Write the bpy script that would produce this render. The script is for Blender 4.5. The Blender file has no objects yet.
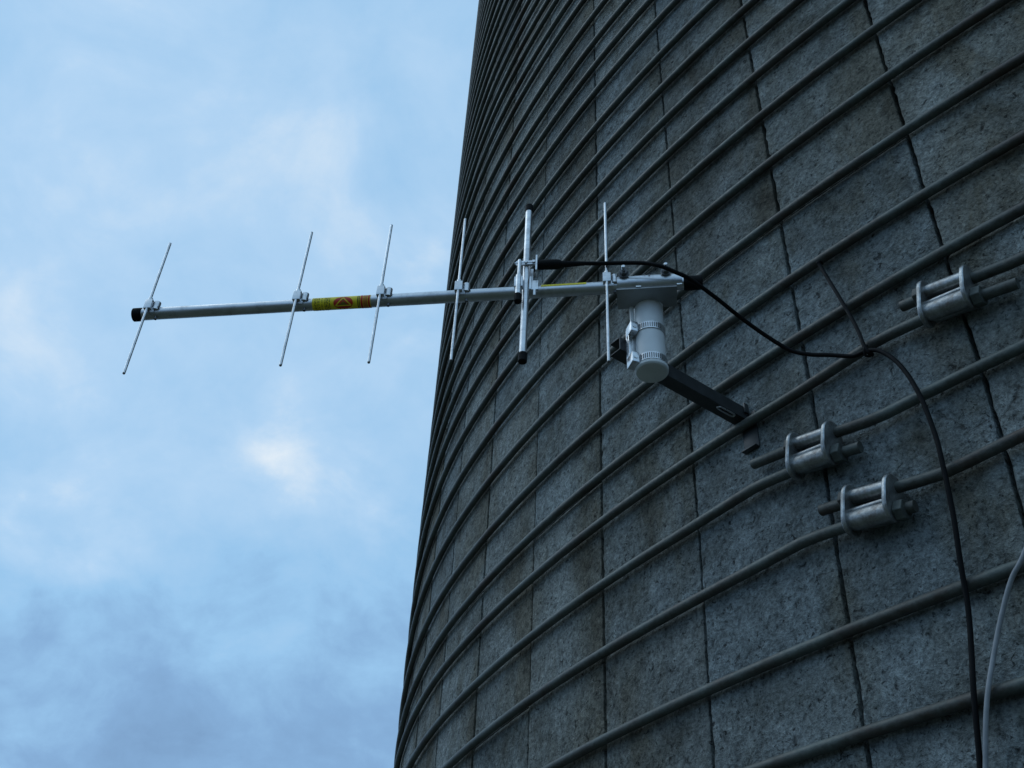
import bpy, bmesh, math, random
from mathutils import Vector, Matrix
random.seed(7)
R_ = math.radians
scene = bpy.context.scene
COL = scene.collection

# ------------------------------------------------------------------ camera
EYE = 1.6
cd = bpy.data.cameras.new('camera'); cam = bpy.data.objects.new('camera', cd); COL.objects.link(cam)
cd.sensor_width = 36.0; cd.lens = 36.0 * 1056.07 / 1024.0
cd.clip_start = 0.05; cd.clip_end = 3000
rot = Matrix(((0.99864160, -0.05210523, 0.0),
              (-0.03304707, -0.63337545, -0.77313869),
              (0.04028457, 0.77208846, -0.63423700)))
cam.matrix_world = Matrix.Translation((0, 0, EYE)) @ rot.to_4x4()
scene.camera = cam

# ------------------------------------------------------------------ light
SUN_EL, SUN_AZ = 50.0, -78.0          # azimuth from +Y, negative = to the left
sun_dir = Vector((math.sin(R_(SUN_AZ)) * math.cos(R_(SUN_EL)), math.cos(R_(SUN_AZ)) * math.cos(R_(SUN_EL)), math.sin(R_(SUN_EL))))
sl = bpy.data.lights.new('sun', 'SUN'); sl.energy = 0.5; sl.angle = R_(45); sl.color = (0.88, 0.97, 1.0)
so = bpy.data.objects.new('sun', sl); COL.objects.link(so)
so.rotation_euler = sun_dir.to_track_quat('Z', 'Y').to_euler(); so.location = sun_dir * 50

W = bpy.data.worlds.new('World'); scene.world = W; W.use_nodes = True
def build_world():
    nt = W.node_tree; N = nt.nodes; L = nt.links; N.clear()
    out = N.new('ShaderNodeOutputWorld'); bg = N.new('ShaderNodeBackground'); bg.inputs['Strength'].default_value = 0.10
    L.new(bg.outputs[0], out.inputs[0])
    sky = N.new('ShaderNodeTexSky'); sky.sky_type = 'NISHITA'; sky.sun_disc = False
    sky.sun_elevation = R_(SUN_EL); sky.sun_rotation = R_(SUN_AZ)
    tc = N.new('ShaderNodeTexCoord')
    nrm = N.new('ShaderNodeVectorMath'); nrm.operation = 'NORMALIZE'; L.new(tc.outputs['Generated'], nrm.inputs[0])
    sep = N.new('ShaderNodeSeparateXYZ'); L.new(nrm.outputs[0], sep.inputs[0])
    def M(op, a, b=None, c=None, clamp=False):
        m = N.new('ShaderNodeMath'); m.operation = op; m.use_clamp = clamp
        for i, v in enumerate((a, b, c)):
            if v is None: continue
            if isinstance(v, (int, float)): m.inputs[i].default_value = v
            else: L.new(v, m.inputs[i])
        return m.outputs[0]
    zc = M('MAXIMUM', sep.outputs[2], 0.0)
    den = M('ADD', zc, 0.55)
    px = M('DIVIDE', sep.outputs[0], den); py = M('DIVIDE', sep.outputs[1], den)
    cmb = N.new('ShaderNodeCombineXYZ'); L.new(px, cmb.inputs[0]); L.new(py, cmb.inputs[1])
    def noise(scale, detail, rough, off, dist=0.0):
        mp = N.new('ShaderNodeMapping'); mp.inputs['Location'].default_value = off; L.new(cmb.outputs[0], mp.inputs[0])
        n = N.new('ShaderNodeTexNoise'); n.inputs['Scale'].default_value = scale; n.inputs['Detail'].default_value = detail
        n.inputs['Roughness'].default_value = rough; n.inputs['Distortion'].default_value = dist; L.new(mp.outputs[0], n.inputs['Vector'])
        return n.outputs['Fac']
    big = noise(2.6, 3, 0.5, (8.3, 4.2, 0), 0.3)
    mid = noise(8.0, 6, 0.55, (0.4, 7.7, 0), 0.5)
    fine = noise(24.0, 5, 0.6, (5.4, 2.7, 0), 0.3)
    f = M('ADD', M('MULTIPLY', big, 0.34), M('ADD', M('MULTIPLY', mid, 0.46), M('MULTIPLY', fine, 0.18)))
    # thin breaks in the cloud deck where more light comes through
    wn = N.new('ShaderNodeTexNoise'); wn.inputs['Scale'].default_value = 5.5; wn.inputs['Detail'].default_value = 6; wn.inputs['Roughness'].default_value = .58; L.new(cmb.outputs[0], wn.inputs['Vector'])
    wv = N.new('ShaderNodeVectorMath'); wv.operation = 'MULTIPLY_ADD'; L.new(wn.outputs['Color'], wv.inputs[0]); wv.inputs[1].default_value = (.17,) * 3; L.new(nrm.outputs[0], wv.inputs[2])
    ws = N.new('ShaderNodeVectorMath'); ws.operation = 'SUBTRACT'; L.new(wv.outputs[0], ws.inputs[0]); ws.inputs[1].default_value = (.085,) * 3
    wd = N.new('ShaderNodeVectorMath'); wd.operation = 'NORMALIZE'; L.new(ws.outputs[0], wd.inputs[0])
    def gap(d, k, amp):
        d = Vector(d).normalized()
        dt = N.new('ShaderNodeVectorMath'); dt.operation = 'DOT_PRODUCT'; L.new(wd.outputs[0], dt.inputs[0]); dt.inputs[1].default_value = d
        e = M('EXPONENT', M('MULTIPLY', M('SUBTRACT', dt.outputs['Value'], 1.0), k))
        return M('MULTIPLY', e, amp)
    g = None
    for d, k, amp in GAPS:
        x = gap(d, k, amp); g = x if g is None else M('ADD', g, x)
    wisp = M('MULTIPLY_ADD', mid, 1.6, -0.1)
    f = M('ADD', f, M('MULTIPLY', g, wisp))
    # the deck is thicker and darker low over the horizon
    el = M('MULTIPLY_ADD', M('MINIMUM', sep.outputs[2], 0.56), 1.05, -0.452)
    f = M('ADD', f, el)
    cr = N.new('ShaderNodeValToRGB'); r = cr.color_ramp; L.new(f, cr.inputs[0])
    pts = CLOUD_RAMP
    r.elements[0].position, r.elements[0].color = pts[0][0], (*pts[0][1], 1)
    r.elements[1].position, r.elements[1].color = pts[-1][0], (*pts[-1][1], 1)
    for p, c in pts[1:-1]:
        e = r.elements.new(p); e.color = (*c, 1)
    sc = N.new('ShaderNodeVectorMath'); sc.operation = 'SCALE'; sc.inputs['Scale'].default_value = 10.0; L.new(cr.outputs[0], sc.inputs[0])
    mx = N.new('ShaderNodeMix'); mx.data_type = 'RGBA'; mx.inputs[0].default_value = 0.9
    L.new(sky.outputs[0], mx.inputs[6]); L.new(sc.outputs[0], mx.inputs[7]); L.new(mx.outputs[2], bg.inputs['Color'])
GAPS = [((-0.205, 0.810, 0.550), 1500, 0.36), ((-0.132, 0.832, 0.539), 1500, 0.32), ((-0.349, 0.813, 0.466), 1300, 0.26), ((-0.416, 0.793, 0.445), 1300, 0.24),
        ((-0.423, 0.696, 0.580), 900, 0.08), ((-0.363, 0.520, 0.773), 260, 0.10), ((-0.403, 0.581, 0.707), 450, 0.10), ((-0.177, 0.615, 0.769), 700, 0.12),
        ((-0.092, 0.696, 0.713), 600, 0.34)]
CLOUD_RAMP = [(0.14, (0.165, 0.29, 0.49)), (0.36, (0.245, 0.44, 0.71)), (0.50, (0.335, 0.60, 0.89)),
              (0.70, (0.47, 0.70, 0.95)), (0.98, (0.84, 0.93, 1.0))]
build_world()
vs = scene.view_settings
vs.view_transform = 'Standard'; vs.look = 'None'; vs.exposure = 0.0; vs.gamma = 1.0; vs.use_curve_mapping = False

# ------------------------------------------------------------------ silo frame
SR = 3.79998                                   # radius of the wall face
CX, CY = 3.48564007, 3.53657934                # silo axis
A0 = math.atan2(-CY, -CX)                      # azimuth that faces the camera
ST = 0.0668424                                 # one stave, in radians
J0 = -0.27817687                               # azimuth of one stave joint
def ang(u): return A0 + J0 + u * ST            # u counts staves from that joint, to the right
def flat(u):                                   # the old wall is a little out of round on its left flank
    t = min(1.0, max(0.0, (-u - 2.6) / 3.9)); return -.0205 * t * t * (3 - 2 * t)
def onwall(u, z, dr=0.0):                      # point standing dr proud of the wall, z above the lens height
    a = ang(u); r = SR + dr + flat(u)
    return Vector((CX + r * math.cos(a), CY + r * math.sin(a), EYE + z))
def lean(u, z):                                # staves on the right lean a centimetre towards their feet
    return -.045 * min(1, max(0, u)) * min(1.2, max(0, (.88 - z) / .44))

# ------------------------------------------------------------------ helpers
class MB:
    def __init__(s): s.v = []; s.f = []
    def add(s, vs_, fs_):
        o = len(s.v); s.v += [Vector(p) for p in vs_]; s.f += [tuple(i + o for i in q) for q in fs_]; return s
    def tube(s, path, r, n=12, cap=True, closed=False):
        P = [Vector(p) for p in path]; m = len(P); rs = r if isinstance(r, (list, tuple)) else [r] * m
        vv = []; T0 = None; U = None
        for i in range(m):
            if closed: t = P[(i + 1) % m] - P[i - 1]
            else: t = P[min(i + 1, m - 1)] - P[max(i - 1, 0)]
            t.normalize()
            if U is None:
                U = t.cross(Vector((0, 0, 1)) if abs(t.z) < .9 else Vector((1, 0, 0))).normalized()
            else: U = (U - t * U.dot(t)).normalized()
            V = t.cross(U)
            for k in range(n):
                a = 2 * math.pi * k / n; vv.append(P[i] + (U * math.cos(a) + V * math.sin(a)) * rs[i])
        ff = []
        for i in range(m if closed else m - 1):
            for k in range(n):
                a = i * n + k; b = i * n + (k + 1) % n; j = (i + 1) % m
                ff.append((a, b, j * n + (k + 1) % n, j * n + k))
        if cap and not closed:
            ff.append(tuple(range(n))[::-1]); ff.append(tuple((m - 1) * n + k for k in range(n)))
        return s.add(vv, ff)
    def rod(s, a, b, r, n=14, bev=None):
        a, b = Vector(a), Vector(b)
        if bev:
            t = (b - a).normalized() * bev
            return s.tube([a, a + t, b - t, b], [r - bev, r, r, r - bev], n)
        return s.tube([a, b], r, n)
    def box(s, c, h, M=None, bev=0.0):
        bm = bmesh.new(); bmesh.ops.create_cube(bm, size=2.0)
        for v in bm.verts: v.co = Vector((v.co.x * h[0], v.co.y * h[1], v.co.z * h[2]))
        if bev: bmesh.ops.bevel(bm, geom=bm.edges[:], offset=bev, segments=2, affect='EDGES', profile=.6)
        bm.verts.index_update(); c = Vector(c)
        vv = [(M @ v.co if M else v.co) + c for v in bm.verts]; ff = [[v.index for v in f.verts] for f in bm.faces]
        bm.free(); return s.add(vv, ff)
    def prism(s, pts, ax, ay, az, c, depth):       # outline pts in the ax/ay plane, pushed +-depth/2 along az
        n = len(pts); c = Vector(c); vv = []
        for d in (-.5, .5):
            for x, y in pts: vv.append(c + ax * x + ay * y + az * (d * depth))
        ff = [tuple(range(n))[::-1], tuple(range(n, 2 * n))] + [(i, (i + 1) % n, n + (i + 1) % n, n + i) for i in range(n)]
        return s.add(vv, ff)
    def build(s, name, mat, parent=None, loc=None, smooth=True, sharp=32):
        me = bpy.data.meshes.new(name); o0 = Vector(loc) if loc is not None else Vector((0, 0, 0))
        me.from_pydata([p - o0 for p in s.v], [], s.f); me.update()
        bm = bmesh.new(); bm.from_mesh(me); bmesh.ops.recalc_face_normals(bm, faces=bm.faces[:]); bm.to_mesh(me); bm.free()
        if smooth:
            for p in me.polygons: p.use_smooth = True
            me.set_sharp_from_angle(angle=R_(sharp))
        me.materials.append(mat)
        o = bpy.data.objects.new(name, me); COL.objects.link(o); o.location = o0
        if parent: o.parent = parent
        return o
def empty(name, loc, rz=0.0):
    o = bpy.data.objects.new(name, None); COL.objects.link(o); o.location = loc; o.rotation_euler = (0, 0, rz); o.empty_display_size = .05; return o
def tag(o, label, cat, group=None, kind=None):
    if label: o['label'] = label
    if cat: o['category'] = cat
    if group: o['group'] = group
    if kind: o['kind'] = kind
    return o
def spline(pts, n=10):                            # Catmull-Rom through the points
    P = [Vector(p) for p in pts]; P = [P[0] * 2 - P[1]] + P + [P[-1] * 2 - P[-2]]; out = []
    for i in range(1, len(P) - 2):
        a, b, c, d = P[i - 1:i + 3]
        for k in range(n):
            t = k / n
            out.append(.5 * ((2 * b) + (c - a) * t + (2 * a - 5 * b + 4 * c - d) * t * t + (3 * b - a - 3 * c + d) * t ** 3))
    out.append(P[-2]); return out

# ------------------------------------------------------------------ materials
class NT:
    def __init__(s, name):
        s.m = bpy.data.materials.new(name); s.m.use_nodes = True; s.t = s.m.node_tree; s.b = s.t.nodes['Principled BSDF']
        s.tc = s.t.nodes.new('ShaderNodeTexCoord')
    def n(s, k, **kw):
        x = s.t.nodes.new(k)
        for a, v in kw.items(): setattr(x, a, v)
        return x
    def l(s, a, b): s.t.links.new(a, b)
    def noise(s, scale, detail=4, rough=.55, vec=None, sc3=None, dist=0):
        v = vec or s.tc.outputs['Object']
        if sc3:
            mp = s.n('ShaderNodeMapping'); mp.inputs['Scale'].default_value = sc3; s.l(v, mp.inputs[0]); v = mp.outputs[0]
        x = s.n('ShaderNodeTexNoise'); x.inputs['Scale'].default_value = scale; x.inputs['Detail'].default_value = detail
        x.inputs['Roughness'].default_value = rough; x.inputs['Distortion'].default_value = dist; s.l(v, x.inputs['Vector']); return x.outputs['Fac']
    def ramp(s, f, stops):
        x = s.n('ShaderNodeValToRGB'); r = x.color_ramp; s.l(f, x.inputs[0])
        col = lambda c: (c, c, c, 1) if isinstance(c, (int, float)) else (*c, 1)
        r.elements[0].position, r.elements[0].color = stops[0][0], col(stops[0][1])
        r.elements[1].position, r.elements[1].color = stops[-1][0], col(stops[-1][1])
        for p, c in stops[1:-1]: r.elements.new(p).color = col(c)
        return x.outputs[0]
    def mul(s, a, b, fac=1.0):
        x = s.n('ShaderNodeMix', data_type='RGBA', blend_type='MULTIPLY'); x.inputs[0].default_value = fac
        s.l(a, x.inputs[6]); s.l(b, x.inputs[7]); return x.outputs[2]
    def mixc(s, f, a, b):
        x = s.n('ShaderNodeMix', data_type='RGBA'); s.l(f, x.inputs[0])
        for i, v in ((6, a), (7, b)):
            if isinstance(v, tuple): x.inputs[i].default_value = (*v, 1)
            else: s.l(v, x.inputs[i])
        return x.outputs[2]
    def bump(s, h, strength, dist, prev=None):
        x = s.n('ShaderNodeBump'); x.inputs['Strength'].default_value = strength; x.inputs['Distance'].default_value = dist
        s.l(h, x.inputs['Height'])
        if prev: s.l(prev, x.inputs['Normal'])
        s.l(x.outputs[0], s.b.inputs['Normal']); return x.outputs[0]
def simple(name, col, rough=.5, metal=0.0, var=.25, scale=60, bump=0.0, sc3=None):
    t = NT(name); b = t.b; b.inputs['Roughness'].default_value = rough; b.inputs['Metallic'].default_value = metal
    f = t.noise(scale, 5, .6, sc3=sc3)
    c0 = tuple(x * (1 - var) for x in col); c1 = tuple(min(1, x * (1 + var)) for x in col)
    t.l(t.ramp(f, [(.3, c0), (.7, c1)]), b.inputs['Base Color'])
    t.l(t.ramp(f, [(.3, min(1, rough * .8)), (.75, min(1, rough * 1.25))]), b.inputs['Roughness'])
    if max(col) < .02: b.inputs['Specular IOR Level'].default_value = .10
    if bump: t.bump(f, bump, .001)
    return t.m

def concrete_mat():
    t = NT('stave_concrete'); b = t.b; b.inputs['Roughness'].default_value = .92; b.inputs['Specular IOR Level'].default_value = .3
    at = t.n('ShaderNodeAttribute', attribute_name='tone')
    cast = t.noise(1.6, 3, .5); blotch = t.noise(9.0, 6, .68, dist=.5); grain = t.noise(62, 4, .62, dist=.3); sand = t.noise(170, 4, .75); sand2 = t.noise(330, 2, .6)
    base = t.ramp(blotch, [(.28, (.112, .119, .105)), (.42, (.188, .209, .203)), (.56, (.255, .285, .282)), (.74, (.335, .372, .371))])
    base = t.mul(base, t.ramp(cast, [(.3, .84), (.7, 1.12)]))
    base = t.mul(base, t.ramp(grain, [(.30, .46), (.45, .94), (.58, 1.08), (.72, 1.42)]))
    base = t.mul(base, t.ramp(sand, [(.32, .50), (.5, 1.02), (.66, 1.42)]))
    base = t.mul(base, at.outputs['Color'])
    # dark pits left by washed out sand
    pit = t.noise(80, 3, .6, dist=.8); pm = t.ramp(pit, [(.30, 0.0), (.36, 1.0)])
    base = t.mul(base, t.ramp(pm, [(0, .28), (1, 1.0)]))
    pit2 = t.noise(150, 2, .5, dist=.5); base = t.mul(base, t.ramp(pit2, [(.30, .35), (.37, 1.0)]))
    # a few hairline cracks
    vo = t.n('ShaderNodeTexVoronoi', feature='DISTANCE_TO_EDGE'); vo.inputs['Scale'].default_value = 4.2
    wob = t.n('ShaderNodeTexNoise'); wob.inputs['Scale'].default_value = 13; wob.inputs['Detail'].default_value = 5; t.l(t.tc.outputs['Object'], wob.inputs['Vector'])
    va = t.n('ShaderNodeVectorMath', operation='MULTIPLY_ADD'); t.l(wob.outputs['Color'], va.inputs[0]); va.inputs[1].default_value = (.10,) * 3; t.l(t.tc.outputs['Object'], va.inputs[2])
    t.l(va.outputs[0], vo.inputs['Vector'])
    where = t.ramp(t.noise(2.3, 2, .5), [(.56, 0.0), (.66, 1.0)])
    crack = t.ramp(vo.outputs['Distance'], [(.0, 1.0), (.009, 0.0)])
    cm = t.mul(crack, where)
    base = t.mixc(t.mul(cm, t.ramp(grain, [(.3, .9), (.7, .3)])), base, (.05, .042, .034))
    # brown weather stain, heavier on the run-off side of each stave
    sm = t.n('ShaderNodeMath', operation='MULTIPLY_ADD'); t.l(at.outputs['Alpha'], sm.inputs[0]); sm.inputs[1].default_value = .24
    t.l(t.noise(6.5, 5, .66, sc3=(1, 1, .5), dist=.4), sm.inputs[2])
    st = t.ramp(sm.outputs[0], [(.48, 0.0), (.70, .95)])
    base = t.mixc(st, base, t.mul(base, t.ramp(st, [(0, (.66, .60, .50)), (1, (.60, .52, .42))])))
    t.l(base, b.inputs['Base Color'])
    n1 = t.bump(grain, 1.0, .0085); n2 = t.bump(sand, 1.0, .0045, n1); n3 = t.bump(pm, .8, .004, n2); n3 = t.bump(sand2, .5, .0010, n3)
    inv = t.ramp(cm, [(0, 1.0), (1, 0.0)]); t.bump(inv, .6, .002, n3)
    return t.m
def hoop_mat():
    t = NT('weathered_steel'); b = t.b; b.inputs['Metallic'].default_value = .25
    f = t.noise(7, 7, .72, sc3=(1, 1, 2)); g = t.noise(140, 4, .6)
    c = t.ramp(f, [(.28, (.075, .045, .028)), (.40, (.068, .060, .050)), (.56, (.098, .112, .100)), (.8, (.160, .188, .176))])
    c = t.mul(c, t.ramp(g, [(.3, .7), (.7, 1.15)])); t.l(c, b.inputs['Base Color'])
    t.l(t.ramp(g, [(.3, .40), (.7, .66)]), b.inputs['Roughness']); t.bump(g, .5, .0012); return t.m
def lug_mat():
    t = NT('galvanised_casting'); b = t.b; b.inputs['Metallic'].default_value = .85
    f = t.noise(38, 7, .72); g = t.noise(260, 4, .6)
    c = t.ramp(f, [(.3, (.18, .13, .10)), (.44, (.32, .32, .31)), (.7, (.58, .60, .60))])
    c = t.mul(c, t.ramp(g, [(.3, .75), (.7, 1.1)])); t.l(c, b.inputs['Base Color'])
    t.l(t.ramp(f, [(.3, .48), (.7, .30)]), b.inputs['Roughness']); t.bump(g, .35, .0008); return t.m
def alu_mat():
    t = NT('brushed_aluminium'); b = t.b; b.inputs['Metallic'].default_value = 1.0
    f = t.noise(40, 5, .6, sc3=(.15, 3, 3)); g = t.noise(18, 4, .6)
    c = t.ramp(f, [(.3, (.52, .53, .54)), (.7, (.72, .73, .74))]); h = t.noise(55, 5, .7)
    t.l(t.mul(c, t.ramp(h, [(.34, .78), (.5, 1.0)])), b.inputs['Base Color'])
    t.l(t.ramp(g, [(.3, .26), (.7, .44)]), b.inputs['Roughness']); return t.m
def ground_mat():
    t = NT('grass_and_dirt'); b = t.b; b.inputs['Roughness'].default_value = 1.0
    f = t.noise(.35, 6, .65)
    t.l(t.ramp(f, [(.35, (.040, .046, .028)), (.55, (.068, .072, .050)), (.75, (.12, .11, .092))]), b.inputs['Base Color'])
    t.bump(t.noise(9, 5, .7), .6, .05); return t.m
M_CON = concrete_mat(); M_HOOP = hoop_mat(); M_LUG = lug_mat(); M_ALU = alu_mat(); M_GND = ground_mat()
M_BLACK = simple('black_rubber', (.010, .010, .010), .7, 0, .3, 300)
M_CABLE = simple('black_cable_jacket', (.006, .006, .0065), .62, 0, .3, 90)
M_GREYC = simple('grey_cable_jacket', (.26, .27, .28), .5, 0, .18, 60)
M_PVC = simple('white_pvc', (.78, .79, .78), .42, 0, .07, 25)
M_PVCC = simple('white_pvc_cap', (.70, .71, .69), .5, 0, .09, 35)
M_ARM = simple('dark_painted_steel', (.036, .039, .040), .45, .2, .4, 50)
M_STEEL = simple('bright_zinc_steel', (.62, .63, .64), .3, 1.0, .18, 90)
M_FLG = simple('dull_zinc_plate', (.30, .31, .31), .45, .6, .2, 30)
M_SLOT = simple('dark_slots', (.17, .17, .175), .5, .5, .2, 90)
M_YEL = simple('yellow_label_film', (.95, .72, .02), .45, 0, .12, 200)
M_RED = simple('red_label_ink', (.60, .035, .012), .45, 0, .12, 200)
M_INK = simple('black_label_ink', (.025, .020, .010), .5, 0, .2, 200)
M_INK2 = simple('olive_label_ink', (.20, .16, .012), .5, 0, .2, 200)
M_ORG = simple('orange_label_ink', (.55, .20, .02), .45, 0, .12, 200)
M_ROOF = simple('galvanised_roof_sheet', (.35, .36, .37), .5, .7, .2, 3)

# ------------------------------------------------------------------ ground
g = MB(); G = 40
for i in range(G + 1):
    for j in range(G + 1):
        x = ((i / G) * 2 - 1); y = ((j / G) * 2 - 1)
        X = 900 * x * abs(x); Y = 900 * y * abs(y)
        d = math.hypot(X - CX, Y - CY)
        g.v.append(Vector((X, Y, 0.0 if d < 8 else .25 * math.sin(X * .05) * math.cos(Y * .043) * min(1, (d - 8) / 30) - .02)))
for i in range(G):
    for j in range(G):
        a = i * (G + 1) + j; g.f.append((a, a + G + 1, a + G + 2, a + 1))
gnd = g.build('ground', M_GND, sharp=180); tag(gnd, 'dark grass and dirt ground round the silo', 'ground', kind='structure')

# ------------------------------------------------------------------ the silo
HOOP_Z = [-.02, .115, .245, .375, .505, .6355, None, None, None, 1.139, 1.267, 1.419, 1.568, 1.712, 1.833, 1.960, 2.081, 2.207, 2.356, 2.472, 2.590,
          2.715, 2.870, 2.973, 3.106, 3.190, 3.305, 3.413]
LUGS = [dict(u=2.985, zA=1.0635, zB=1.0275, zL=1.0365, zR=1.0600), dict(u=2.02, zA=.930, zB=.893, zL=.9085, zR=.9200), dict(u=2.305, zA=.8005, zB=.766, zL=.7815, zR=.7990)]
for i, k in ((6, 2), (7, 1), (8, 0)): HOOP_Z[i] = (LUGS[k]['zL'] + LUGS[k]['zR']) / 2
z = HOOP_Z[-1]
rh = random.Random(3)
while z < 7.2:
    z += rh.uniform(.108, .140); HOOP_Z.append(round(z, 4))
TOP = HOOP_Z[-1] + EYE + .1

silo = empty('concrete_silo', (CX, CY, 0))
tag(silo, 'tall round grey concrete stave silo bound with steel hoops', 'silo')
def build_wall():
    rng = random.Random(11); mb = MB(); tone = []
    joint_z = [0.0] + [h + EYE for h in HOOP_Z]
    nst = 94
    for k in range(nst):
        u = k - nst // 2
        near = -9 <= u <= 8
        # stave ends sit behind a hoop, the stagger alternates from column to column
        ofs = (u * 3) % 6 if rng.random() < .75 else rng.randrange(6)
        def hz(i):
            if i in (6, 7, 8): L = LUGS[8 - i]; return L['zL'] if u < L['u'] - .5 else L['zR']
            return HOOP_Z[i]
        cuts = [0.0] + [hz(i) + EYE + .002 for i in range(len(HOOP_Z)) if i % 6 == ofs] + [TOP]
        lip = rng.uniform(-.0008, .0022); ltilt = rng.uniform(-.0012, .0012)
        coltone = rng.uniform(.93, 1.06)
        for c in range(len(cuts) - 1):
            z0, z1 = cuts[c] + .0012, cuts[c + 1] - .0012
            if z1 - z0 < .02: continue
            step = .009 if (near and z1 > 1.8) else .6
            rows = max(2, int((z1 - z0) / step) + 1)
            tn = coltone * rng.choice((.82, .90, .96, 1.0, 1.03, 1.06)); warm = rng.uniform(-.03, .05)
            g0, g1 = .0050, .0050
            us = [0, 0, .006, .03, .25, .5, .7, .85, .97, .996, 1, 1]
            drs = [-.034, -.0022, -.0004, 0, 0, 0, 0, 0, 0, 0, -.0006, -.034]
            dirt = [.0, .0, .0, .02, .12, .3, .55, .85, 1, 1, 1, 1]; dk = rng.uniform(.25, 1.0)
            base = len(mb.v); nc = len(us)
            jl = jr = 0.0
            for r in range(rows + 1):
                zz = z0 + (z1 - z0) * r / rows
                jl = jl * .25 + rng.gauss(0, .0008); jr = jr * .25 + rng.gauss(0, .0006)
                bite = max(0, rng.gauss(0, 1) - 1.9) * .0028
                for q in range(nc):
                    uu = u + us[q]
                    sh = 0.0
                    if us[q] < .02: sh = (g0 / 2 + (jl + bite if near else 0)) / (SR * ST)
                    elif us[q] > .98: sh = -(g1 / 2 + (abs(jr) if near else 0)) / (SR * ST)
                    endf = -.003 if r in (0, rows) else 0
                    a = ang(uu + sh + (lean(uu, zz - EYE) if near else 0)); rr = SR + flat(u + us[q]) - .0022 + lip + ltilt * (us[q] - .5) + drs[q] + endf
                    mb.v.append(Vector((rr * math.cos(a), rr * math.sin(a), zz))); tone.append((tn * (1 + warm), tn, tn * (1 - warm), dirt[q] * dk))
            for r in range(rows):
                for q in range(nc - 1):
                    b = base + r * nc + q; mb.f.append((b, b + 1, b + nc + 1, b + nc))
    # the backs of the staves, seen only down in the joints
    n = 188; base = len(mb.v)
    for zz in (0.0, TOP - .02):
        for k in range(n):
            a = 2 * math.pi * k / n; mb.v.append(Vector(((SR - .055) * math.cos(a), (SR - .055) * math.sin(a), zz))); tone.append((.12, .12, .12, 0))
    for k in range(n): mb.f.append((base + k, base + (k + 1) % n, base + n + (k + 1) % n, base + n + k))
    me = bpy.data.meshes.new('stave_wall'); me.from_pydata(mb.v, [], mb.f); me.update()
    ca = me.color_attributes.new('tone', 'FLOAT_COLOR', 'POINT')
    ca.data.foreach_set('color', [x for t in tone for x in t])
    for p in me.polygons: p.use_smooth = True
    me.set_sharp_from_angle(angle=R_(50)); me.materials.append(M_CON)
    o = bpy.data.objects.new('stave_wall', me); COL.objects.link(o); o.parent = silo
build_wall()
rf = MB(); n = 96; prof = [(SR + .06, TOP - .03), (SR + .06, TOP + .03), (SR * .93, TOP + .55), (SR * .75, TOP + 1.1), (SR * .45, TOP + 1.6), (.25, TOP + 1.8), (.02, TOP + 1.82)]
for r, zz in prof:
    for k in range(n): rf.v.append(Vector((r * math.cos(2 * math.pi * k / n), r * math.sin(2 * math.pi * k / n), zz)))
for i in range(len(prof) - 1):
    for k in range(n): rf.f.append((i * n + k, i * n + (k + 1) % n, (i + 1) * n + (k + 1) % n, (i + 1) * n + k))
rf.build('dome_roof', M_ROOF, silo)

# ------------------------------------------------------------------ hoops
ROD = .0082; BASE = .0091
def us_list(a, b):
    out = []; u = a
    while u < b:
        out.append(u); u += .1 if -11 < u < 9 else 1.0
    out.append(b); return out
WORD = ['', 'first', 'second', 'third', 'fourth', 'fifth', 'sixth', 'seventh', 'eighth', 'ninth', 'tenth', 'eleventh', 'twelfth', 'thirteenth', 'fourteenth']
def plain_hoop():
    mb = MB(); r = SR + BASE; path = []
    for u in us_list(-47, 46.999)[:-1]:
        a = ang(u); q = r + flat(u); path.append((q * math.cos(a), q * math.sin(a), 0))
    mb.tube(path, ROD, 16, closed=True); return mb.build('silo_hoop', M_HOOP)
def lug_hoop(L):
    # one rod that starts at its threaded end left of the lug, runs right round the silo and ends right of the lug
    path = []; k = SR * ST
    def dr(s): return BASE + .0012 + .0105 * max(0, 1 - abs(s) / .32) ** 2
    def sm(x): x = min(1, max(0, x)); return x * x * (3 - 2 * x)
    tilt = math.tan(R_(10.5))
    u0 = L['u']; uL = L['uAend']; uR = L['uBend']
    for u in us_list(uL, u0 + 47):
        s = (u - u0) * k
        f = sm((s - .035) / .26); z = (L['zA'] - min(s, .10) * tilt * .8) * (1 - f) + L['zR'] * f
        if s < .035: z = L['zA'] - s * tilt
        w = sm((u - u0 - 2) / 40); z = z * (1 - w) + (L['zL'] + L['zR']) / 2 * w
        path.append((u, z, dr(s)))
    tail = []
    for u in us_list(u0 - 46.99, uR):
        s = (u - u0) * k
        f = sm((-s - .035) / .26); z = (L['zB'] - max(s, -.12) * tilt * .8) * (1 - f) + L['zL'] * f
        w = sm((u0 - 2 - u) / 40); z = z * (1 - w) + (L['zL'] + L['zR']) / 2 * w
        tail.append((u, z, dr(s)))
    pts = [onwall(*p) for p in path + tail[1:]]
    mb = MB(); mb.tube(pts, ROD, 16)
    return mb.build('silo_hoop', M_HOOP, loc=(CX, CY, EYE + HOOP_Z[8]))
for L, ue, ub in zip(LUGS, (2.715, 1.56, 1.98), (3.33, 2.29, 2.52)): L['uAend'] = ue; L['uBend'] = ub
HG = 'steel hoops round the silo'
hl = lug_hoop(LUGS[0]); tag(hl, 'steel hoop carrying the highest lug, resting over the bracket foot plate', 'hoop', HG)
hl = lug_hoop(LUGS[1]); tag(hl, 'steel hoop carrying the middle lug, just right below the bracket foot plate', 'hoop', HG)
hl = lug_hoop(LUGS[2]); tag(hl, 'steel hoop carrying the lowest lug, crossed by the black cable', 'hoop', HG)
proto = None; rt = random.Random(5)
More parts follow.
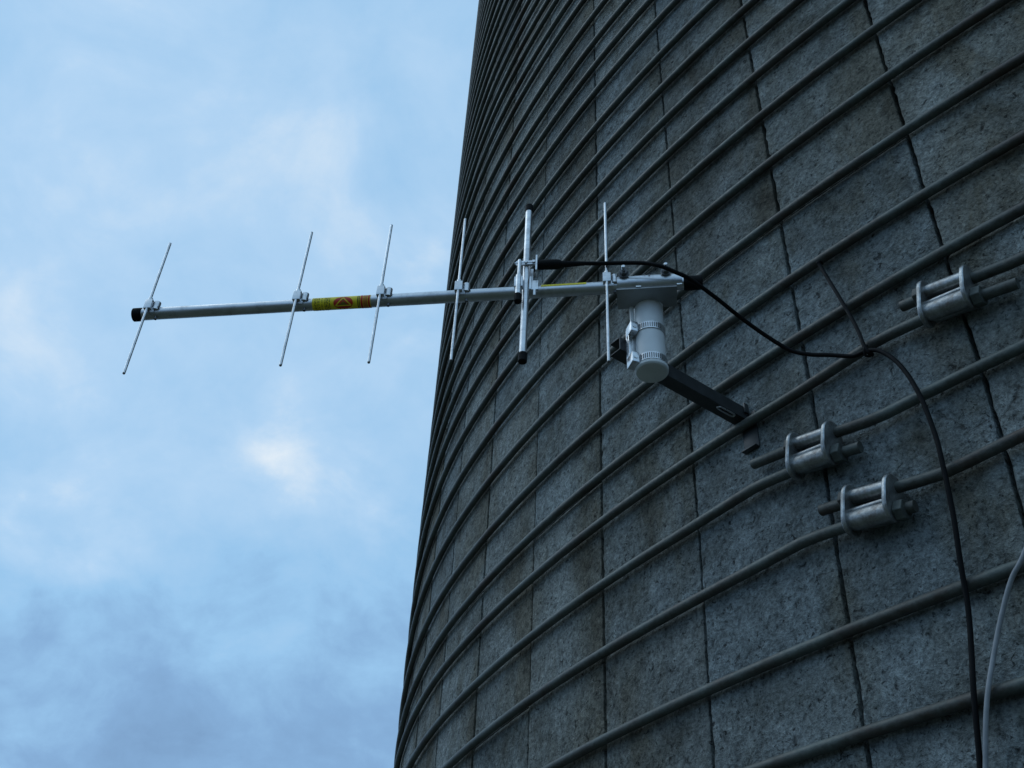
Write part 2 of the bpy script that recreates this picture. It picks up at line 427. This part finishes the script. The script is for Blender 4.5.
for i, hz in enumerate(HOOP_Z):
    if i in (6, 7, 8) or i < 2: continue
    if proto is None: o = proto = plain_hoop()
    else:
        o = proto.copy(); COL.objects.link(o)
    o.location = (CX, CY, EYE + hz)
    o.rotation_euler = (rt.gauss(0, .0007), rt.gauss(0, .0007), 0)
    if i == 9: o.rotation_euler = (0, 0, 0)
    up = i - 8
    if up <= 0:
        lab = {5: 'steel hoop next below the one with the lowest lug, crossed by both cables', 4: 'lowest steel hoop in view, crossed by both cables near the bottom edge'}.get(i)
        if lab is None: lab = 'plain steel hoop low on the silo, below those the cables cross in the photo'
    elif up == 1: lab = 'steel hoop next above the highest lug, with a black tie hanging from it near the cable' if False else 'steel hoop next above the one carrying the highest lug'
    elif up == 2: lab = 'steel hoop that the upper end of the thin black tie hangs from'
    elif up <= 14: lab = 'steel hoop, %s above the one carrying the highest lug' % WORD[up]
    else: lab = 'steel hoop bunched high up the silo, more than fourteen above the highest lug'
    tag(o, lab, 'hoop', HG if up <= 14 and i > 3 else ('hoops high up the silo' if up > 14 else 'hoops low on the silo'))

# ------------------------------------------------------------------ hoop lugs
def stadium(w, h, n=8):                           # upright rounded outline, w across, h high
    r = w / 2; pts = []
    for k in range(n + 1): a = math.pi * k / n; pts.append((r * math.cos(a), h / 2 - r + r * math.sin(a)))
    for k in range(n + 1): a = math.pi + math.pi * k / n; pts.append((r * math.cos(a), -h / 2 + r + r * math.sin(a)))
    return pts
def make_lug():
    X, Y, Z = Vector((1, 0, 0)), Vector((0, 1, 0)), Vector((0, 0, 1))       # x along the hoop, -y out from the wall
    root = empty('hoop_lug', (0, 0, 0))
    yR = 0.0
    for sx, h, w in ((-1, .076, .042), (1, .068, .044)):
        mb = MB(); mb.prism(stadium(w, h), Y, Z, X, (sx * .0315, -.004, -.001 + sx * .001), .0062)
        o = mb.build('end_plate', M_LUG, root)
        bv = o.modifiers.new('bevel', 'BEVEL'); bv.width = .0016; bv.segments = 2; bv.limit_method = 'ANGLE'
    MB().rod((-.0285, -.004, .0178), (.0285, -.004, .0178), .0106, 20).build('upper_sleeve', M_LUG, root)
    mb = MB(); mb.rod((-.0285, -.005, -.0182), (.0285, -.005, -.0182), .0138, 20); mb.rod((-.0285, -.010, -.0065), (.0285, -.0115, -.0050), .0042, 12)
    mb.build('lower_sleeve', M_LUG, root)
    MB().box((0, .0105, 0), (.0285, .0035, .026), bev=.001).build('back_web', M_LUG, root)
    for sx, zz, bulge in ((-1, .0178, .0), (1, -.0182, .0)):
        mb = MB(); hexa = [(.0148 * math.cos(math.pi / 3 * k + .3), .0148 * math.sin(math.pi / 3 * k + .3)) for k in range(6)]
        mb.prism(hexa, Y, Z, X, (sx * .0415, 0, zz), .0135)
        o = mb.build('nut', M_HOOP, root); bv = o.modifiers.new('bevel', 'BEVEL'); bv.width = .0012; bv.segments = 2; bv.limit_method = 'ANGLE'
    return root
def place_lug(root, L):
    a = ang(L['u']); n_ = Vector((math.cos(a), math.sin(a), 0)); t = Vector((-math.sin(a), math.cos(a), 0)); up = Vector((0, 0, 1))
    m = Matrix((t, -n_, up)).transposed().to_4x4()
    root.matrix_world = Matrix.Translation(onwall(L['u'], (L['zA'] + L['zB']) / 2, BASE + .0119)) @ m @ Matrix.Rotation(R_(10.5), 4, 'Y')
lug = make_lug()
LL = ['highest cast steel hoop lug, alone at the right edge above the black cable', 'middle cast steel hoop lug, right of the bracket foot plate', 'lowest cast steel hoop lug, just left of the hanging black cable']
for i, L in enumerate(LUGS):
    r = lug
    if i:
        r = lug.copy(); COL.objects.link(r)
        for ch in lug.children:
            c = ch.copy(); COL.objects.link(c); c.parent = r
    place_lug(r, L); tag(r, LL[i], 'lug', 'cast hoop lugs on the silo')

# ------------------------------------------------------------------ wall arm that carries the pole
nV = Vector((-0.81783503, -0.57545275, 0)); tV = Vector((0.57545275, -0.81783503, 0)); UP = Vector((0, 0, 1))
wp = Vector((0.37788051, 1.34986844, EYE + 1.061))               # where the arm meets the wall
arm = empty('wall_arm', wp, math.atan2(nV.y, nV.x))              # local x = out from the wall, local y = tangent, towards the camera
def build_arm():
    t = .0022; hw = .0115; hh = .0125
    out = [(hw, -hh), (-hw, -hh), (-hw, -hh + t), (hw - t, -hh + t), (hw - t, hh - t), (-hw, hh - t), (-hw, hh), (hw, hh)]
    mb = MB(); c = (.1395, 0, 0)
    mb.prism(out, Vector((0, 1, 0)), Vector((0, 0, 1)), Vector((1, 0, 0)), c, .2725)
    o = mb.build('channel', M_ARM, arm, smooth=False); bv = o.modifiers.new('bevel', 'BEVEL'); bv.width = .0008; bv.segments = 2; bv.limit_method = 'ANGLE'
    fp = MB(); fp.box((.0010, .012, -.036), (.0009, .015, .036), bev=.0005); fp.box((.0055, .012, -.0712), (.0052, .015, .0009), bev=.0005); fp.build('foot_plate', M_ARM, arm)
    hk = MB(); hk.box((.0060, .0135, .0085), (.0050, .0016, .0095), bev=.0006); hk.build('hook_tab', M_ARM, arm)
    b = MB(); b.tube(spline([(.062, .0100, -.0143), (.034, .0100, -.0143), (.030, .0070, -.0143), (.034, .0040, -.0143), (.062, .0040, -.0143), (.066, .0070, -.0143), (.0625, .0099, -.0143)], 6), .0014, 8)
    b.build('bolt_clip', M_STEEL, arm)
build_arm()
tag(arm, 'dark steel arm sticking out from the wall behind the white pole', 'bracket')

# ------------------------------------------------------------------ white pole
PX, PY, PZ = .2051, 1.1855, EYE + 1.007
pole = empty('mounting_pole', (PX, PY, PZ), math.atan2(nV.y, nV.x)); tag(pole, 'short white plastic pole strapped to the wall arm below the antenna', 'pole')
PR = .0222
MB().tube([(0, 0, .006), (0, 0, .171)], PR, 40).build('tube', M_PVC, pole)
mb = MB(); mb.tube([(0, 0, 0), (0, 0, .0008), (0, 0, .003), (0, 0, .0075), (0, 0, .0085)], [PR * .98, PR + .0012, PR + .0026, PR + .0026, PR + .0014], 40)
mb.build('end_cap', M_PVCC, pole)
for zz in (.0160, .0770):
    rng_ = MB(); nseg = 48; rr0, rr1 = PR + .0004, PR + .0016
    for k in range(nseg):
        a = 2 * math.pi * k / nseg
        for r, h in ((rr0, -.0062), (rr1, -.0062), (rr1, .0062), (rr0, .0062)): rng_.v.append(Vector((r * math.cos(a), r * math.sin(a), zz + h)))
    for k in range(nseg):
        for q in range(4):
            a = k * 4 + q; b = k * 4 + (q + 1) % 4; c = ((k + 1) % nseg) * 4 + (q + 1) % 4; d = ((k + 1) % nseg) * 4 + q; rng_.f.append((a, b, c, d))
    cl = rng_.build('hose_clamp', M_STEEL, pole)
    sl_ = MB()
    cam_a = math.atan2(-PY, -PX) - math.atan2(nV.y, nV.x)
    for k in range(11):
        a = cam_a - .62 + k * .135; rr = rr1 + .0002
        c = Vector((rr * math.cos(a), rr * math.sin(a), zz)); m = Matrix.Rotation(a, 3, 'Z')
        sl_.box(c, (.0003, .0008, .0042), m)
    sl_.build('slots', M_SLOT, cl, smooth=False)
    sc = MB(); a = cam_a - 1.15; m = Matrix.Rotation(a, 3, 'Z'); c = Vector(((rr1 + .005) * math.cos(a), (rr1 + .005) * math.sin(a), zz)); sc.box(c, (.006, .011, .0095), m, bev=.0018)
    ax = m @ Vector((0, 1, 0)); sc.rod(c - ax * .015, c + ax * .012, .0038, 10); sc.build('screw_housing', M_STEEL, cl)
# angle plate between the pole and the arm
pl = MB(); a = cam_a - 1.30; m = Matrix.Rotation(a + .35, 3, 'Z'); c = Vector(((PR + .006) * math.cos(a), (PR + .006) * math.sin(a), .048)); pl.box(c, (.0065, .0012, .034), m, bev=.0005)
pl.box(c + m @ Vector((.0012, -.004, 0)), (.0060, .0010, .036), Matrix.Rotation(a - .75, 3, 'Z'), bev=.0005); pl.build('angle_plate', M_STEEL, pole)
th = MB(); c = Vector(((PR + .0045) * math.cos(a), (PR + .0045) * math.sin(a), 0)); th.rod(c + Vector((0, 0, .088)), c + Vector((0, 0, .132)), .0032, 12); th.build('spacer_rod', M_PVC, pole)

# ------------------------------------------------------------------ antenna
B0 = Vector((-0.62127869, 1.28023759, EYE + 1.154)); DX = Vector((0.98789694, -0.1551117, 0))
ant = empty('yagi_antenna', B0, math.atan2(DX.y, DX.x))          # local x runs along the boom, local -y faces the camera
tag(ant, 'silver aluminium yagi antenna with six upright elements on a level boom', 'antenna')
BR = .0100; BL = .897
boom = MB().tube([(.010, 0, 0), (BL, 0, 0)], BR, 32).build('boom', M_ALU, ant)
MB().tube([(-.0005, 0, 0), (.0005, 0, 0), (.0145, 0, 0), (.016, 0, 0)], [BR - .001, BR + .0012, BR + .0012, BR + .0004], 28).build('end_cap', M_BLACK, boom)
MB().tube([(.886, 0, 0), (.887, 0, 0), (.913, 0, 0), (.9145, 0, 0)], [BR + .0004, BR + .0014, BR + .0014, BR], 28).build('end_cap', M_BLACK, boom)
# stickers: patches bent round the boom, angle 0 faces the camera, positive = up
def bent(x, a, r): return Vector((x, -r * math.cos(a), r * math.sin(a)))
def patch(mb, x0, x1, a0, a1, r, nx=1, na=10):
    o = len(mb.v)
    for i in range(nx + 1):
        for j in range(na + 1): mb.v.append(bent(x0 + (x1 - x0) * i / nx, a0 + (a1 - a0) * j / na, r))
    for i in range(nx):
        for j in range(na):
            q = o + i * (na + 1) + j; mb.f.append((q, q + 1, q + na + 2, q + na + 1))
def ringp(mb, cx, ca, rx0, ra0, rx1, ra1, r, n=32, a0=0, a1=2 * math.pi):
    o = len(mb.v)
    for k in range(n + 1):
        t = a0 + (a1 - a0) * k / n
        mb.v.append(bent(cx + rx0 * math.cos(t), ca + ra0 * math.sin(t), r)); mb.v.append(bent(cx + rx1 * math.cos(t), ca + ra1 * math.sin(t), r))
    for k in range(n): q = o + 2 * k; mb.f.append((q, q + 1, q + 3, q + 2))
def line(mb, p, q, w, r, n=6):
    p, q = Vector(p), Vector(q); d = (q - p); L_ = Vector((d.x, d.y * BR)); L_.normalize(); nx, na = -L_.y * w, L_.x * w / BR
    o = len(mb.v)
    for k in range(n + 1):
        c = p + d * (k / n); mb.v.append(bent(c.x - nx, c.y - na, r)); mb.v.append(bent(c.x + nx, c.y + na, r))
    for k in range(n): e = o + 2 * k; mb.f.append((e, e + 1, e + 3, e + 2))
s0, s1 = .3025, .3975
mb = MB(); patch(mb, s0, s1, -2.5, .62, BR + .0003, 1, 24); lab = mb.build('warning_label', M_YEL, boom); lab['label'] = 'yellow warning sticker with red oval and triangle'
mb = MB(); rt2 = random.Random(21)
x = s0 + .004
for k in range(9):                                  # fine print, too small to read in the photograph
    if k in (4, 5): x += .0025
    w = rt2.uniform(.0006, .0011)
    a = .35
    while a > -2.1:
        l = rt2.uniform(.12, .5); patch(mb, x, x + w, a - l, a, BR + .0006, 1, 4); a -= l + rt2.uniform(.08, .2)
    x += w + rt2.uniform(.0011, .0019)
mb.build('fine_print', M_INK, lab, smooth=False)
for xx in (.3765, .3790):
    mb = MB()
    patch(mb, xx, xx + .0012, -2.1, .4, BR + .0006, 1, 14); mb.build('dark_bar', M_INK, lab, smooth=False)
CA = -.74
mb = MB(); 
for k in range(6): ringp(mb, .3535, CA, .0158 * (k + 1) / 6, 1.05 * (k + 1) / 6, .0158 * k / 6 + .00001, 1.05 * k / 6 + .001, BR + .0006, 36)
patch(mb, .3815, .3850, -2.2, .55, BR + .0006, 1, 14); patch(mb, .3935, .3965, -2.2, .55, BR + .0006, 1, 14); mb.build('red_mark', M_RED, lab, smooth=False)
mb = MB(); T = [(.3535, CA + .80), (.3408, CA - .42), (.3662, CA - .42)]
for i in range(3): line(mb, T[i], T[(i + 1) % 3], .0009, BR + .0009)
mb.build('triangle_outline', M_YEL, lab, smooth=False)
mb = MB(); line(mb, (.3535, CA + .52), (.3535, CA - .02), .0008, BR + .0010); line(mb, (.3478, CA - .22), (.3592, CA - .22), .0010, BR + .0010); line(mb, (.3500, CA - .02), (.3570, CA - .02), .0009, BR + .0010)
mb.build('triangle_filling', M_INK2, lab, smooth=False)
mb = MB(); patch(mb, .3858, .3926, -2.2, .5, BR + .0006, 1, 14); mb.build('orange_band', M_ORG, lab, smooth=False)
mb = MB(); patch(mb, .668, .7380, .05, .80, BR + .0003, 1, 8); o = mb.build('label_strip', M_YEL, boom); o['label'] = 'thin plain yellow strip along the top of the boom'

def clamp(parent, x, z0=.006):
    mb = MB(); mb.box((x, -.0130, z0 + .001), (.0062, .0050, .0095), bev=.001)
    mb.rod((x, -.0142, z0 + .006), (x, -.0142, z0 + .0145), .0038, 14)
    # saddle strap over the boom
    arc = [bent(x + .0055, -.55 + 2.35 * k / 12, BR + .0013) for k in range(13)]
    o = len(mb.v)
    for p in arc:
        d = Vector((0, p.y, p.z)).normalized()
        for dx, dd in ((-.010, -.0008), (.0045, -.0008), (.0045, .001), (-.010, .001)): mb.v.append(p + Vector((dx, 0, 0)) + d * dd)
    for k in range(12):
        for q in range(4): mb.f.append((o + k * 4 + q, o + k * 4 + (q + 1) % 4, o + (k + 1) * 4 + (q + 1) % 4, o + (k + 1) * 4 + q))
    mb.f.append((o, o + 1, o + 2, o + 3)); mb.f.append((o + 48, o + 51, o + 50, o + 49))
    mb.rod((x + .0118, -.0095, z0 - .0075), (x + .0118, -.0095, z0 + .0090), .0054, 14)
    c = mb.build('element_clamp', M_ALU, parent)
    s = MB(); s.rod((x, -.0172, z0 + .004), (x, -.0166, z0 + .004), .0016, 10); s.rod((x + .0115, -.002, -.0143), (x + .0115, -.002, -.0095), .0025, 10)
    s.rod((x + .0145, -.0095, z0 - .0035), (x + .0172, -.0095, z0 - .0035 + .001), .0040, 12)
    s.build('clamp_screw', M_SLOT, c)
ELS = [('director', .0292, -.139, .153), ('director', .2778, -.139, .157), ('director', .4143, -.142, .162), ('director', .5390, -.146, .1645), ('reflector', .7699, -.163, .181)]
for nm, x, za, zb in ELS:
    mb = MB(); mb.rod((x, -.0155, za), (x, -.0155, zb - .002), .00225, 12, .0005); e = mb.build(nm, M_ALU, ant)
    mb = MB(); mb.rod((x, -.0155, za - .0012), (x, -.0155, za - .0001), .0020, 10, .0004); mb.build('rod_tip', M_SLOT, e)
    clamp(e, x)
# driven element with its gamma match
x = .6448
dv = MB().rod((x, -.0150, -.142), (x, -.0150, .172), .0055, 24).build('driven_element', M_ALU, ant)
for a, b in ((-.156, -.139), (.170, .1845)): MB().rod((x, -.0150, a), (x, -.0150, b), .0067, 20, .001).build('end_cap', M_BLACK, dv)
mb = MB(); mb.box((x, -.0105, .007), (.0085, .0042, .014), bev=.001); mb.box((x + .006, -.0075, .026), (.0042, .0016, .016), bev=.0005); mb.box((x + .0135, -.006, .004), (.0055, .006, .010), bev=.001)
mb.rod((x + .0135, -.0125, -.0205), (x + .0135, -.0125, -.0085), .0028, 10); mb.build('element_clamp', M_ALU, dv)
gx = x - .0098
gm = MB(); gm.rod((gx, -.0255, -.030), (gx, -.0255, .012), .0047, 18); gm.rod((gx, -.0255, .010), (gx, -.0255, .046), .0028, 12)
gm.box((gx, -.0235, -.002), (.0066, .0045, .0105), bev=.001); gm_o = gm.build('gamma_tube', M_ALU, dv)
MB().rod((gx, -.0255, -.0445), (gx, -.0255, -.0285), .0060, 18, .001).build('end_cap', M_BLACK, gm_o)
st = MB(); st.box((x - .001, -.0215, .0425), (.0150, .0020, .0042), bev=.0006); st.box((x + .0165, -.017, .040), (.0014, .0085, .0165), bev=.0004); st.rod((x - .018, -.0225, .0425), (x + .014, -.0225, .0425), .0018, 10)
for k in (-.012, .0, .012): st.rod((x + k, -.0262, .0425), (x + k, -.0195, .0425), .0028, 6)
st.build('gamma_strap', M_STEEL, dv)

# bracket that clamps the boom to the pole
xp = .8325; bx0, bx1 = .7855, .8835; cxm = (bx0 + bx1) / 2; hl_ = (bx1 - bx0) / 2
br = MB()
prof = [(-.0150 * math.cos(a), .0150 * math.sin(a)) for a in [R_(100 - 165 * k / 18) for k in range(19)]] + [(-.0126 * math.cos(a), .0126 * math.sin(a)) for a in [R_(-65 + 165 * k / 18) for k in range(19)]]
prof = [(p, q + .0015) for p, q in prof]
br.prism(prof, Vector((0, 1, 0)), UP, Vector((1, 0, 0)), (cxm, 0, 0), hl_ * 2)
brk = br.build('mast_bracket', M_ALU, ant)
def notched(z, y0, y1, t):                          # flange with a round notch for the pole at its far edge
    cy = .0346; r = PR + .0012; pts = [(bx0 - .0015, y0), (bx1 - .0085, y0), (bx1 - .0085, y1)]
    a0 = math.asin(max(-1, min(1, (y1 - cy) / r)))
    for k in range(17):
        a = a0 + (-math.pi - 2 * a0) * k / 16
        pts.append((xp + r * math.cos(a), cy + r * math.sin(a)))
    pts.append((bx0 - .0015, y1))
    mb = MB(); mb.prism(pts, Vector((1, 0, 0)), Vector((0, 1, 0)), UP, (0, 0, z), t); return mb
notched(-.0178, -.0135, .030, .0022).build('flange', M_FLG, brk, smooth=False)
notched(.0185, -.002, .030, .0022).build('flange', M_FLG, brk, smooth=False)
for xx in (.7960, .8600):
    mb = MB(); mb.rod((xx, .03, .0115), (xx, -.0335, .0115), .0030, 12, .0006); mb.rod((xx, .0285, .0115), (xx, .03, .0115), .003, 12)
    o = mb.build('stud', M_STEEL, brk)
    mb = MB(); hexa = [(.0062 * math.cos(math.pi / 3 * k), .0062 * math.sin(math.pi / 3 * k)) for k in range(6)]
    mb.prism(hexa, Vector((1, 0, 0)), UP, Vector((0, 1, 0)), (xx, -.0205, .0115), .0055); mb.rod((xx, -.0177, .0115), (xx, -.0145, .0115), .0082, 18); mb.build('nut', M_SLOT, o, smooth=False)
mb = MB(); mb.rod((cxm, -.0152, .0075), (cxm, -.0149, .0075), .0018, 10)
mb.rod((.8275, -.0152, .0085), (.8275, -.0148, .0085), .0014, 10); mb.build('rivet', M_SLOT, brk)
for xx in (.8175, .8790): MB().box((xx, -.0140, -.0150), (.0040, .0010, .0013), bev=.0004).build('clip', M_STEEL, brk)

# ------------------------------------------------------------------ cables
def RAY(d, t): d = Vector(d).normalized(); return Vector((0, 0, EYE)) + d * t
AXI = ant.location; ROTZ = Matrix.Rotation(math.atan2(DX.y, DX.x), 3, 'Z')
def A2W(p): return AXI + ROTZ @ Vector(p)
pts = [A2W((.722, -.0172, .0392)), A2W((.735, -.0175, .0386)), RAY((.0765, .6912, .7186), 1.655), RAY((.1135, .6871, .7177), 1.632),
       RAY((.1320, .6868, .7148), 1.617), RAY((.1461, .6889, .7100), 1.616), RAY((.1601, .6915, .7044), 1.620), RAY((.1837, .6995, .6906), 1.632), RAY((.2071, .7081, .6750), 1.648),
       RAY((.2301, .7149, .6603), 1.656), RAY((.2525, .7192, .6473), 1.652), RAY((.2697, .7178, .6419), 1.642), RAY((.2865, .7139, .6390), 1.630),
       onwall(2.39, 1.0245, .032), onwall(2.475, 1.0200, .032), onwall(2.56, 1.0060, .032), onwall(2.648, .9660, .032), onwall(2.71, .9060, .033), onwall(2.735, .8370, .032), onwall(2.737, .7890, .034),
       onwall(2.715, .7180, .029), onwall(2.680, .6545, .0235), onwall(2.652, .6050, .017), onwall(2.622, .5560, .018), onwall(2.590, .4990, .0235), onwall(2.525, .4170, .018), onwall(2.44, .30, .023), onwall(2.40, .10, .023), onwall(2.42, -.5, .02), onwall(2.44, -1.55, .02)]
cab = MB().tube(spline(pts, 8), .0033, 12).build('coax_cable', M_CABLE, loc=pts[0]); tag(cab, 'black coaxial cable running from the antenna to the wall and down it', 'cable')
bt = MB(); q = [A2W((.6625, -.017, .0420)), A2W((.665, -.017, .0420)), A2W((.692, -.017, .0408)), A2W((.697, -.017, .0405)), A2W((.7005, -.017, .0402)), A2W((.736, -.0175, .0385))]
bt.tube([p - pts[0] for p in q], [.0072, .0082, .0082, .0074, .0056, .0034], 20); bt.build('connector_boot', M_BLACK, cab)
gp = [onwall(3.12, .685, .03), onwall(2.967, .6345, .026), onwall(2.889, .6150, .0235), onwall(2.799, .5830, .018), onwall(2.717, .5410, .018), onwall(2.639, .4870, .0235), onwall(2.552, .4210, .018), onwall(2.49, .34, .023), onwall(2.47, .2, .023), onwall(2.5, -.5, .02), onwall(2.52, -1.55, .02)]
gp = [onwall(3.5, .76, .03), onwall(3.28, .73, .03)] + gp
gc = MB().tube(spline(gp, 8), .0029, 12).build('grey_cable', M_GREYC, loc=gp[0]); tag(gc, 'grey cable curving down the wall at the bottom right edge', 'cable')
tp = [onwall(2.262, 1.262, .004), onwall(2.272, 1.249, .0215), onwall(2.285, 1.235, .020), onwall(2.375, 1.145, .0225), onwall(2.44, 1.075, .026), onwall(2.472, 1.034, .034), onwall(2.488, 1.016, .034), onwall(2.50, 1.012, .026)]
tie = MB(); tie.tube(spline(tp, 8), .0030, 8)
tie.tube(spline([onwall(2.488, 1.029, .032), onwall(2.478, 1.021, .0368), onwall(2.470, 1.012, .033), onwall(2.484, 1.012, .027)], 6), .0019, 8)
to = tie.build('cable_tie', M_CABLE, loc=tp[0]); tag(to, 'thin black tie slung between two hoops and knotted round the cable', 'cable tie')
